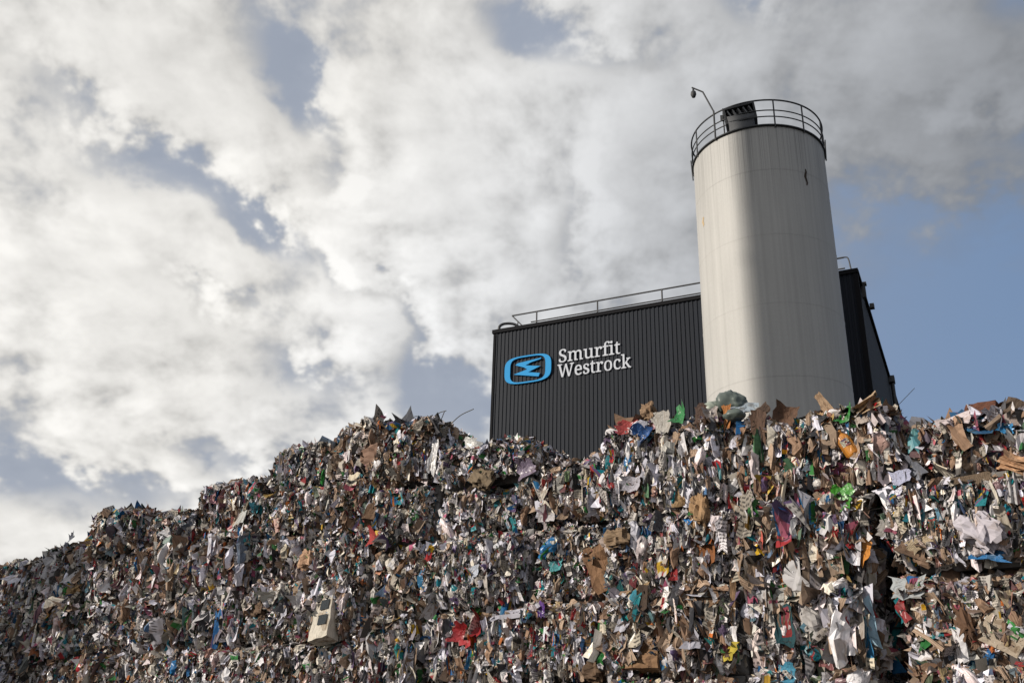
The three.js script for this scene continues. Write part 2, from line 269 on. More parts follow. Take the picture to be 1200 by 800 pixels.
// ---------------------------------------------------------------- bales of waste paper
// print on the scraps: 8 x 8 tiles (plain stock, columns of illegible text, colour print, corrugated board, stripes)
const T = 128;
const atlas = canvasTex(8 * T, 8 * T, (c) => {
  const r = rng(4242), hue = ['#b3262b', '#1d6fa8', '#118f9a', '#2f8a3c', '#d9b021', '#d9772b', '#75608a', '#b9607a', '#20304f', '#111111', '#e8e2d4'];
  for (let n = 0; n < 64; n++) {
    const X = (n % 8) * T, Y = ((n / 8) | 0) * T; c.save(); c.beginPath(); c.rect(X, Y, T, T); c.clip(); c.translate(X, Y);
    const any = () => hue[(r() * hue.length) | 0], row = (n / 8) | 0;
    c.fillStyle = '#fff'; c.fillRect(0, 0, T, T);
    if (row < 2 || row === 7) { for (let i = 0; i < 260; i++) { const g = 205 + r() * 50 | 0; c.fillStyle = `rgba(${g},${g},${g - 4},.6)`; c.fillRect(r() * T, r() * T, 1 + r() * 7, 1 + r() * 3); } }
    if (row === 7) { c.fillStyle = 'rgba(120,95,70,.28)'; for (let i = 0; i < 7; i++) { c.beginPath(); c.ellipse(r() * T, r() * T, 4 + r() * 22, 3 + r() * 12, r() * 3, 0, 7); c.fill(); } }
    if (row === 2 || row === 3) {
      c.fillStyle = row === 2 ? '#f3efe6' : '#e2ddd2'; c.fillRect(0, 0, T, T);
      const cols = 1 + (r() * 3 | 0), w = T / cols;
      for (let k = 0; k < cols; k++) { let y = 6; while (y < T) { if (r() < 0.14) { c.fillStyle = r() < 0.4 ? any() : '#55524e'; const h = 10 + r() * 34; c.fillRect(k * w + 4, y, w - 8, h); y += h + 5; } else if (r() < 0.1) { c.fillStyle = '#1d1c1b'; c.fillRect(k * w + 4, y, (w - 8) * (0.5 + r() * 0.5), 7); y += 12; } else { c.fillStyle = '#6d6a66'; for (let x = k * w + 4; x < k * w + w - 6;) { const l = 3 + r() * 12; c.fillRect(x, y, Math.min(l, k * w + w - 6 - x), 2); x += l + 3; } y += 5; } } }
    }
    if (row === 4 || row === 5) {
      c.fillStyle = r() < 0.45 ? '#f2eee6' : any(); c.fillRect(0, 0, T, T);
      const m = 3 + r() * 6 | 0; for (let i = 0; i < m; i++) { c.fillStyle = any(); const q = r(); if (q < 0.45) c.fillRect(r() * T * 0.7, r() * T * 0.8, 12 + r() * 70, 6 + r() * 44); else if (q < 0.7) { c.beginPath(); c.ellipse(r() * T, r() * T, 8 + r() * 34, 8 + r() * 30, r() * 3, 0, 7); c.fill(); } else { c.save(); c.translate(r() * T, r() * T); c.rotate(r() * 3); c.fillRect(-T, -4, 2 * T, 4 + r() * 14); c.restore(); } }
      c.fillStyle = '#2a2a2a'; for (let i = 0; i < 5; i++) c.fillRect(8 + r() * 40, r() * T, 20 + r() * 50, 2);
    }
    if (row === 6) {
      if (n % 2) { for (let x = 0; x < T; x += 6) { c.fillStyle = `rgba(96,74,50,${0.22 + r() * 0.22})`; c.fillRect(x, 0, 2.5, T); } }
      else { c.fillStyle = any(); const st = 8 + r() * 16; for (let x = 0; x < T; x += st) c.fillRect(x, 0, st * (0.25 + r() * 0.35), T); }
    }
    // handling dirt, scuffs and creased streaks
    for (let i = 0; i < 34; i++) { c.fillStyle = ['rgba(70,60,50,.16)', 'rgba(40,38,40,.14)', 'rgba(255,250,240,.16)', 'rgba(120,90,60,.16)'][i % 4]; c.save(); c.translate(r() * T, r() * T); c.rotate((r() - 0.5) * 1.2); c.fillRect(0, 0, 1 + r() * 9, 4 + r() * 36); c.restore(); }
    c.restore();
  }
});
// creases pressed into the stock: ridges between the facets of crumpled paper
const crease = (() => {
  const N = 1024, C = 64, r = rng(818), px = new Float32Array(C * C), py = new Float32Array(C * C), ph = new Float32Array(C * C * 3); for (let i = 0; i < C * C; i++) { px[i] = r(); py[i] = r(); ph[i * 3] = r() - 0.5; ph[i * 3 + 1] = r() - 0.5; ph[i * 3 + 2] = r(); }
  return dataTex(N, N, (u, v) => { const x = u * C, y = v * C, X = Math.floor(x), Y = Math.floor(y); let best = 9, h = 0; for (let j = -1; j < 2; j++) for (let i = -1; i < 2; i++) { const a = (X + i + C) % C, b = (Y + j + C) % C, k = b * C + a, dx = X + i + px[k] - x, dy = Y + j + py[k] - y, d = dx * dx + dy * dy; if (d < best) { best = d; h = 0.5 + ph[k * 3] * dx * 0.7 + ph[k * 3 + 1] * dy * 0.7 + (ph[k * 3 + 2] - 0.5) * 0.35; } } return [h, h, h]; }, false);
})();
const paperM = std({ map: atlas, bumpMap: crease, bumpScale: 0.014, vertexColors: true, roughness: 0.85, flatShading: true });
const filmM = std({ map: atlas, bumpMap: crease, bumpScale: 0.016, vertexColors: true, roughness: 0.36, flatShading: true });
const paperS = paperM.clone(), filmS = filmM.clone(); paperS.flatShading = filmS.flatShading = false;
const tileUV = (tile, u, v) => [((tile % 8) + 0.04 + 0.92 * u) / 8, 1 - (((tile / 8) | 0) + 0.04 + 0.92 * v) / 8];

// a torn, creased sheet in a unit square: a few fold lines, one bend, an uneven outline
function sheet(r, nu, nv, fold, bend, tear) {
  const p = [], uv = [], idx = [], folds = [];
  const nf = 1 + (r() * 3 | 0); for (let i = 0; i < nf; i++) { const a = r() * 6.283; folds.push([Math.cos(a), Math.sin(a), (r() - 0.5) * 0.5, fold * (r() - 0.5) * 2]); }
  const ba = r() * 6.283, bc = Math.cos(ba), bs = Math.sin(ba), bk = bend * (r() - 0.3) * 2.4, tw = (r() - 0.5) * bend * 2, taper = (r() - 0.5) * tear * 2.2;
  for (let j = 0; j <= nv; j++) for (let i = 0; i <= nu; i++) {
    let x = i / nu - 0.5, y = j / nv - 0.5; uv.push(x + 0.5, y + 0.5);
    const border = i === 0 || j === 0 || i === nu || j === nv, k = border ? tear : tear * 0.35;
    x += (r() - 0.5) * k; y += (r() - 0.5) * k; x *= 1 + taper * y * 2;
    const d = x * bc + y * bs; let z = bk * d * d + tw * x * y;
    for (const f of folds) z += f[3] * Math.abs(x * f[0] + y * f[1] - f[2]);
    z += (r() - 0.5) * 0.06 * fold * 2; p.push(x, y, z);
  }
  for (let j = 0; j < nv; j++) for (let i = 0; i < nu; i++) { const a = j * (nu + 1) + i, b = a + 1, c = a + nu + 1, d = c + 1; if ((i + j) & 1) idx.push(a, b, d, a, d, c); else idx.push(a, b, c, b, d, c); }
  return { p, uv, idx, n: p.length / 3 };
}
const rs = rng(909);
// pleated strip: packed paper folded like an accordion along its length
function pleats(r, nu, nv, amp) {
  const p = [], uv = [], idx = [], zs = Array.from({ length: nu + 1 }, (_, i) => (i % 2 ? 1 : -1) * amp * (0.4 + r() * 0.8)), bk = (r() - 0.4) * 0.9;
  for (let j = 0; j <= nv; j++) for (let i = 0; i <= nu; i++) { const x = i / nu - 0.5, y = j / nv - 0.5; uv.push(x + 0.5, y + 0.5); p.push(x * (1 + (r() - 0.5) * 0.2) + (r() - 0.5) * 0.1, y + (r() - 0.5) * (j === 0 || j === nv ? 0.3 : 0.1), zs[i] * (0.7 + r() * 0.5) + bk * y * y); }
  for (let j = 0; j < nv; j++) for (let i = 0; i < nu; i++) { const a = j * (nu + 1) + i, b = a + 1, c = a + nu + 1, d = c + 1; idx.push(a, b, d, a, d, c); }
  return { p, uv, idx, n: p.length / 3 };
}
// puckered lump: a crushed bag or ball of paper seen from outside, its border tucked in
function pucker(r, n) {
  const p = [], uv = [], idx = [], o = r() * 99, a = 0.25 + r() * 0.3;
  for (let j = 0; j <= n; j++) for (let i = 0; i <= n; i++) { let x = i / n - 0.5, y = j / n - 0.5; uv.push(x + 0.5, y + 0.5); const k = Math.max(Math.abs(x), Math.abs(y)) / (Math.hypot(x, y) + 1e-6), q = mixf(1, k, 0.7); x *= q; y *= q; const d = Math.hypot(x, y) * 2;
    p.push(x + (r() - 0.5) * 0.13, y + (r() - 0.5) * 0.13, a * (1 - d * d * 1.1) + (0.5 - Math.abs(noise(x * 6 + o, y * 2.4, 1))) * 0.5 + (r() - 0.5) * 0.26); }
  for (let j = 0; j < n; j++) for (let i = 0; i < n; i++) { const a = j * (n + 1) + i, b = a + 1, c = a + n + 1, d = c + 1; if (r() < 0.5) idx.push(a, b, d, a, d, c); else idx.push(a, b, c, b, d, c); }
  return { p, uv, idx, n: p.length / 3 };
}
const SMALL = Array.from({ length: 120 }, (_, i) => sheet(rs, i % 3 ? 2 : 1 + (i % 2), i % 4 ? 2 : 3, 0.6, 0.85, 0.24));
const MEDIUM = Array.from({ length: 160 }, (_, i) => i % 5 === 0 ? pleats(rs, 4, 2, 0.14) : i % 5 < 2 ? pucker(rs, 4) : sheet(rs, 3, 3, 0.6, 0.9, 0.18));
const c3 = new THREE.Color();
const hex = (h) => { c3.set(h); return [c3.r, c3.g, c3.b]; };
const BRIGHT = ['#b0282c', '#8d1f2a', '#1e6aa6', '#174a86', '#128a98', '#2c8440', '#d0a423', '#d27429', '#6d5a75', '#c65a74', '#3f9fc4', '#5a7a34', '#d88a6c', '#1b2b4c'].map(hex);
// colour, tile and sort of one scrap of mixed waste paper
function stock(r, mix) {
  const q = r(), v = 0.72 + r() * 0.5; let c, tile, kind;
  if (q < mix.white) { const g = (0.36 + r() * 0.46); const w = r(); c = w < 0.35 ? [g, g * 0.97, g * 1.0] : w < 0.72 ? [g * 0.94, g * 0.925, g * 1.06] : w < 0.86 ? [g, g * 0.87, g * 0.89] : [g, g * 0.92, g * 0.8]; tile = r() < 0.4 ? r() * 16 : r() < 0.6 ? 16 + r() * 16 : r() < 0.5 ? 32 + r() * 16 : 56 + r() * 8; kind = r() < 0.38 ? 'plastic' : 'paper'; }
  else if (q < mix.white + mix.brown) { const k = v * (0.8 + r() * 0.4); c = r() < 0.5 ? [0.24 * k, 0.15 * k, 0.098 * k] : [0.3 * k, 0.215 * k, 0.155 * k]; tile = r() < 0.5 ? 49 + 2 * (r() * 4 | 0) : r() < 0.5 ? 56 + r() * 8 : r() * 16; kind = 'cardboard'; }
  else if (q < mix.white + mix.brown + mix.news) { const k = v; c = [0.39 * k, 0.365 * k, 0.345 * k]; tile = 16 + r() * 16; kind = 'paper'; }
  else if (q < mix.white + mix.brown + mix.news + mix.dark) { const k = 0.018 + r() * 0.07; c = [k, k * 0.98, k * 1.1]; tile = r() * 8; kind = r() < 0.5 ? 'plastic' : 'paper'; }
  else if (r() < 0.5) { const b = BRIGHT[(r() * BRIGHT.length) | 0], k = 0.3 + r() * 0.5, m = (b[0] + b[1] + b[2]) / 3, e = 0.15 + r() * 0.5; c = b.map((v) => mixf(v, m * 1.3 + 0.06, e) * k + 0.02); tile = r() < 0.7 ? r() * 16 : 48 + 2 * (r() * 4 | 0); kind = r() < 0.5 ? 'plastic' : 'paper'; }
  else { const k = 0.32 + r() * 0.3; c = [k, k, k]; tile = 32 + r() * 16; kind = r() < 0.4 ? 'plastic' : 'paper'; }
  return { c, tile: tile | 0, kind };
}
class Heap {   // many small scraps joined into one mesh
  constructor(cap) { this.P = []; this.U = []; this.C = []; this.I = []; this.n = 0; }
  add(sh, o, ax, ay, az, w, h, d, c, tile, u0 = 0, v0 = 0, us = 1) {
    for (let i = 0; i < sh.n; i++) {
      const x = sh.p[i * 3] * w, y = sh.p[i * 3 + 1] * h, z = sh.p[i * 3 + 2] * d;
      this.P.push(o.x + ax.x * x + ay.x * y + az.x * z, o.y + ax.y * x + ay.y * y + az.y * z, o.z + ax.z * x + ay.z * y + az.z * z);
      const t = tileUV(tile, u0 + us * sh.uv[i * 2], v0 + us * sh.uv[i * 2 + 1]); this.U.push(t[0], t[1]); this.C.push(c[0], c[1], c[2]);
    }
    for (const k of sh.idx) this.I.push(this.n + k);
    this.n += sh.n;
  }
  build() {
    const g = new THREE.BufferGeometry();
    g.setAttribute('position', new THREE.BufferAttribute(new Float32Array(this.P), 3)); g.setAttribute('uv', new THREE.BufferAttribute(new Float32Array(this.U), 2)); g.setAttribute('color', new THREE.BufferAttribute(new Float32Array(this.C), 3));
    g.setIndex(new THREE.BufferAttribute(new Uint32Array(this.I), 1)); return g;
  }
}
// larger scraps, each to be a mesh of its own: a pool of shapes with print and tint
const MIX = { white: 0.53, brown: 0.18, news: 0.11, dark: 0.045 };
const POOL = { paper: [], cardboard: [], plastic: [] };
{
  const r = rng(31337);
  for (let i = 0; i < 330; i++) {
    const s = stock(r, MIX), sh = s.kind === 'cardboard' ? sheet(r, 3, 4, 0.4, 0.8, 0.18) : s.kind === 'plastic' ? (r() < 0.5 ? pucker(r, 5) : sheet(r, 4, 5, 0.7, 1.0, 0.26)) : r() < 0.25 ? pleats(r, 5, 3, 0.1) : sheet(r, 4, 4, 0.6, 0.95, 0.22);
    const h = new Heap(); h.add(sh, V(0, 0, 0), V(1, 0, 0), V(0, 1, 0), V(0, 0, 1), 1, 1, 1, s.c, s.tile); const bg = h.build(); bg.computeVertexNormals(); POOL[s.kind].push(bg);
  }
}
const WD = V(0.8, 0, 0.6), WN = V(-0.6, 0, 0.8), W0 = V(0, 0, -12.5), WTURN = -Math.atan2(0.6, 0.8);
const wireM = std({ color: lin(0.06, 0.055, 0.05), roughness: 0.6, metalness: 0.5 });
const bales = [];
function bale(s0, s1, y0, y1, off, opt) {
  const seed = (Math.round((s0 + 40) * 100) * 7919 + Math.round(y0 * 100) * 104729) >>> 0, r = rng(seed);
  const depth = 1.15, hx = (s1 - s0) / 2, H = y1 - y0, hz = depth / 2;
  const c = W0.clone().addScaledVector(WD, (s0 + s1) / 2).addScaledVector(WN, off - hz);
  const g = thing('waste_bale', '', 'bale', [c.x, y0, c.z], WTURN, 'waste paper bales stacked in a wall');
  const rnd = 0.19 + r() * 0.1 + (opt.top ? 0.05 : 0), ox = seed % 977, lump = opt.top ? 0.13 : 0.1;
  const B = { g, s0, s1, y0, y1, off, hx, H, hz, r, opt, heroes: [] };
  const q = V(0, 0, 0), n = V(0, 0, 0);
  // rounded, lumpy box: p on the box -> surface point, with its outward direction in n
  const bev = (p, out) => {
    q.set(Math.max(-hx + rnd, Math.min(hx - rnd, p.x)), Math.max(rnd, Math.min(H - rnd, p.y)), Math.max(-hz + rnd, Math.min(hz - rnd, p.z)));
    n.copy(p).sub(q).normalize(); out.copy(q).addScaledVector(n, rnd);
    const f = fbm(out.x * 1.7 + ox, out.y * 1.7, out.z * 1.7, 3);
    out.addScaledVector(n, lump * f); return out;
  };
  B.front = (lx, ly) => { const o = V(0, 0, 0); bev(V(lx, ly, hz), o); return o; };
  // packed core
  const sx = 14, sy = 10, cg = new THREE.BoxGeometry(2 * hx, H, depth, sx, sy, 8); cg.translate(0, H / 2, 0);
  {
    const P = cg.attributes.position, o = V(0, 0, 0), p0 = V(0, 0, 0), col = [], U = cg.attributes.uv;
    for (let i = 0; i < P.count; i++) {
      p0.set(P.getX(i), P.getY(i), P.getZ(i)); bev(p0, o); o.addScaledVector(n, -0.13 - 0.05 * noise(o.x * 7, o.y * 7 + ox, o.z * 7));
      // sides pressed against a neighbour stay flat
      if (p0.z < hz - 0.2) { if ((p0.x > hx - 1e-4 && !opt.right) || (p0.x < -hx + 1e-4 && !opt.left)) o.x = p0.x * 0.995; if (p0.y < 1e-4 || (p0.y > H - 1e-4 && !opt.top)) o.y = p0.y < 1e-4 ? 0.004 : H - 0.004; }
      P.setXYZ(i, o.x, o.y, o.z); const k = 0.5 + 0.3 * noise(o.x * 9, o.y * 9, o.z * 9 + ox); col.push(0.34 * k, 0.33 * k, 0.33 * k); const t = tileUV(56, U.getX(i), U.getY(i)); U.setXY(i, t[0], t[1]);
    }
    cg.setAttribute('color', new THREE.Float32BufferAttribute(col, 3)); cg.computeVertexNormals();
  }
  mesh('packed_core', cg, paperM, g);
  const sort = r(), mix = sort < 0.18 ? { ...MIX, brown: 0.36, white: 0.36 } : sort < 0.5 ? { ...MIX, brown: 0.1, white: 0.62 } : { ...MIX, brown: MIX.brown + (r() - 0.5) * 0.14, white: MIX.white + (r() - 0.5) * 0.14 };
  const faces = [['z', 4 * hx * hz * 0 + 2 * hx * H, 1]];
  if (opt.top) faces.push(['y', 2 * hx * depth, 1]);
  if (opt.left) faces.push(['-x', H * depth, 1]);
  if (opt.right) faces.push(['x', H * depth, 1]);
  if (opt.top && !opt.hidden) faces.push(['-z', 2 * hx * 0.3, 0]);
  // front strips of the sides that may stand proud of a neighbour
  const face = faces.reduce((a, f) => a + f[1], 0);
  if (!opt.left) faces.push(['l', H * 0.15]); if (!opt.right) faces.push(['r', H * 0.15]); if (!opt.top) faces.push(['t', 2 * hx * 0.1]);
  const area = faces.reduce((a, f) => a + f[1], 0);
  let strip = false;
  const pick = (all = true) => { let k = r() * (all ? area : face), f = faces[0]; for (f of faces) { if ((k -= f[1]) < 0) break; } const a = (r() * 2 - 1), b = (r() * 2 - 1); strip = 'lrt'.includes(f[0]);
    return f[0] === 'z' ? V(a * hx, (b + 1) / 2 * H, hz) : f[0] === 'y' ? V(a * hx, H, b * hz) : f[0] === '-x' ? V(-hx, (a + 1) / 2 * H, b * hz) : f[0] === 'x' ? V(hx, (a + 1) / 2 * H, b * hz) : f[0] === 'l' || f[0] === 'r' ? V(f[0] === 'r' ? hx : -hx, (a + 1) / 2 * H, hz - (b + 1) * 0.16) : f[0] === 't' || f[0] === 'b' ? V(a * hx, f[0] === 't' ? H : 0, hz - (b + 1) * 0.14) : V(a * hx, H - r() * 0.3, -hz); };
  const psize = 0.72 + r() * 0.62, vert = 0.3 + r() * 0.7, o = V(0, 0, 0), ax = V(0, 0, 0), ay = V(0, 0, 0), az = V(0, 0, 0), nn = V(0, 0, 0);
  const gauss = () => (r() + r() + r() - 1.5) * 1.15;
  const frame = (upness) => {
    const e = r();
    if (nn.y > 0.42) { az.copy(nn).addScaledVector(V(gauss(), gauss() * 0.4, gauss()), 0.42); ay.set(gauss(), gauss() * 0.3, gauss()); }
    else {
      if (e < 0.68) az.copy(nn).add(V(gauss() * 0.55, gauss() * 0.4 + 0.08, gauss() * 0.45));
      else if (e < 0.68 + 0.3 * upness) az.set(nn.z, 0, -nn.x).multiplyScalar(r() < 0.5 ? 1 : -1).addScaledVector(nn, 0.25 + gauss() * 0.4).add(V(0, gauss() * 0.4, 0));
      else az.set(gauss(), gauss(), gauss());
      ay.set(gauss() * (1.1 - upness), 1, gauss() * (1.1 - upness));
    }
    az.normalize(); ax.crossVectors(ay, az).normalize(); ay.crossVectors(az, ax);
  };
  if (!opt.hidden) {
    const hp = new Heap(), hf = new Heap();
    const count = Math.round(area * opt.dense);
    for (let i = 0; i < count; i++) {
      const p = pick(); bev(p, o); nn.copy(n);
      const cav = fbm(o.x * 2.6 - ox, o.y * 2.6, o.z * 2.6 + 3, 2);
      const t = r(); let d = t < 0.66 ? -0.09 + r() * 0.09 : t < 0.95 ? -0.02 + r() * 0.045 : 0.01 + r() * 0.05; d -= Math.max(0, cav - 0.3) * 0.22;
      if (nn.y > 0.75) d = d * 0.7 - 0.02; if (strip) d = Math.min(d, 0) - 0.04; o.addScaledVector(nn, d); frame(vert);
      const med = r() < 0.4, s = stock(r, mix), sz = Math.exp((r() + r() - 1) * 0.7), w = (med ? 0.07 : 0.036) * sz * opt.size * psize, h = w * (1.1 + r() * (1 + 1.4 * vert)), lib = med ? MEDIUM : SMALL;
      (s.kind === 'plastic' ? hf : hp).add(lib[(r() * lib.length) | 0], o, ax, ay, az, w, h, (w + h) * 0.45, s.c, s.tile, r() * 0.6, r() * 0.6, 0.4);
    }
    tag(mesh('small_scraps', hp.build(), paperM, g), null, null, null, 'stuff');
    tag(mesh('film_scraps', hf.build(), filmM, g), null, null, null, 'stuff');
    // scraps large enough to pick out one by one
    const big = Math.round(face * opt.big), m4 = new THREE.Matrix4();
    for (let i = 0; i < big; i++) {
      const p = pick(false); bev(p, o); nn.copy(n); const up = sstep(0.25, 0.8, nn.y); o.addScaledVector(nn, -0.055 - 0.05 * up + r() * r() * 0.09); frame(vert * 0.6);
      if (r() < 0.45 + 0.5 * up) { az.lerp(nn, 0.6).normalize(); ax.crossVectors(ay, az).normalize(); ay.crossVectors(az, ax); }
      const kind = r() < 0.42 ? 'paper' : r() < 0.55 ? 'cardboard' : 'plastic', gs = POOL[kind];
      const m = mesh(kind + '_scrap', gs[(r() * gs.length) | 0], kind === 'plastic' ? filmS : paperS, g);
      const w = opt.bigSize * (0.65 + r() * r() * 1.1) * (1 - 0.35 * up * (opt.top ? 1 : 0)), h = w * (0.9 + r() * 1.3);
      m4.makeBasis(ax, ay, az); m.quaternion.setFromRotationMatrix(m4); m.position.copy(o); m.scale.set(r() < 0.5 ? w : -w, h, (w + h) * 0.42);
    }
    // baling wires down the face
    const nw = 3; for (let k = 0; k < nw; k++) { const x = hx * (-0.62 + k * 0.62) + (r() - 0.5) * 0.1, pts = []; for (let j = 0; j <= 8; j++) { const w = B.front(x + (r() - 0.5) * 0.02, H * (0.02 + 0.96 * j / 8)); w.z += 0.02 + 0.015 * r(); pts.push(w); } mesh('baling_wire', tubeg(pts, 0.005, 16, 4), wireM, g); }
  }
  bales.push(B); return B;
}
const COLS = [
  [-16.6, -15.1, [0, 1.1, 2.05, 2.98, 3.95, 4.92]], [-15.1, -13.6, [0, 1.1, 2.05, 2.98, 3.95, 4.9]], [-13.6, -12.2, [0, 1.1, 2.05, 2.98, 3.95, 5.02]], [-12.2, -10.35, [0, 1.1, 2.05, 3.0, 3.95, 5.18]],
  [-10.35, -8.75, [0, 1.1, 2.05, 3.0, 3.95, 4.85, 5.62]], [-8.75, -7.3, [0, 1.1, 2.05, 3.0, 3.95, 4.85, 5.36]], [-7.3, -5.4, [0, 1.1, 2.05, 3.0, 3.97, 4.95, 5.88]], [-5.4, -3.95, [0, 1.1, 2.05, 3.0, 3.97, 4.75, 5.5, 6.34]],
  [-3.95, -2.65, [0, 1.1, 2.05, 3.0, 3.97, 4.75, 5.5, 6.42]], [-2.65, -1.45, [0, 1.2, 2.35, 3.3, 4.3, 5.2, 6.2]], [-1.45, 0.3, [0, 1.2, 2.4, 3.32, 4.35, 5.05, 5.65]], [0.3, 1.42, [0, 1.2, 2.4, 3.35, 4.35, 5.18]],
  [1.42, 3.2, [0, 1.25, 2.45, 3.4, 4.3, 5.46]], [3.2, 4.97, [0, 1.25, 2.5, 3.4, 4.3, 5.26]], [5.1, 6.7, [0, 1.25, 2.5, 3.4, 4.36, 4.98]], [6.7, 8.3, [0, 1.25, 2.5, 3.4, 4.36, 5.04]],
];
const rc = rng(2024);
COLS.forEach(([s0, s1, ys], i) => {
  const L = COLS[i - 1]?.[2].at(-1) ?? 0, R = COLS[i + 1]?.[2].at(-1) ?? 0;
  for (let k = 0; k + 1 < ys.length; k++) {
    const y0 = ys[k], y1 = ys[k + 1], top = k + 2 === ys.length, mid = (s0 + s1) / 2, dist = Math.hypot(mid * 0.8, 12.5 - mid * 0.6);
    let a = s0 + (rc() - 0.5) * 0.03 + 0.012, b = s1 + (rc() - 0.5) * 0.03 - 0.012, off = (rc() - 0.5) * 0.34 + 0.16 - 0.055 * k;
    if (i === 13 && !top) b = 4.47 + 0.035 * k; if (i === 14) { off -= 0.08; if (!top) a = 5.03 - 0.045 * k; }
    const left = i === 0 || (y1 > L + 0.15) || i === 14, right = (y1 > R + 0.15) || i === 13 || i === COLS.length - 1;
    bale(a, b, y0, y1 - 0.004, off, { top, left, right, hidden: y1 < 1.3, row: k + 1, dense: y1 < 2.42 ? 260 : dist > 15 ? 900 : dist < 11.6 ? 1020 : 1260, size: dist > 15 ? 1.18 : dist < 11.6 ? 1.16 : 1.0, big: y1 < 2.42 ? 6 : 58 * Math.pow(11 / dist, 1.0), bigSize: (dist < 11.6 ? 0.125 : 0.108) * Math.pow(dist / 11, 0.35) });
  }
});
// second rank behind the open joint, so that it is closed at the back
[[0, 1.25], [1.25, 2.5], [2.5, 3.4], [3.4, 4.3]].forEach(([a, b], k) => bale(3.8, 5.6, a, b - 0.004, -1.3, { top: k === 3, left: false, right: false, hidden: b < 1.3, row: k + 1, dense: 500, size: 1.2, big: 8, bigSize: 0.15, rear: true }));

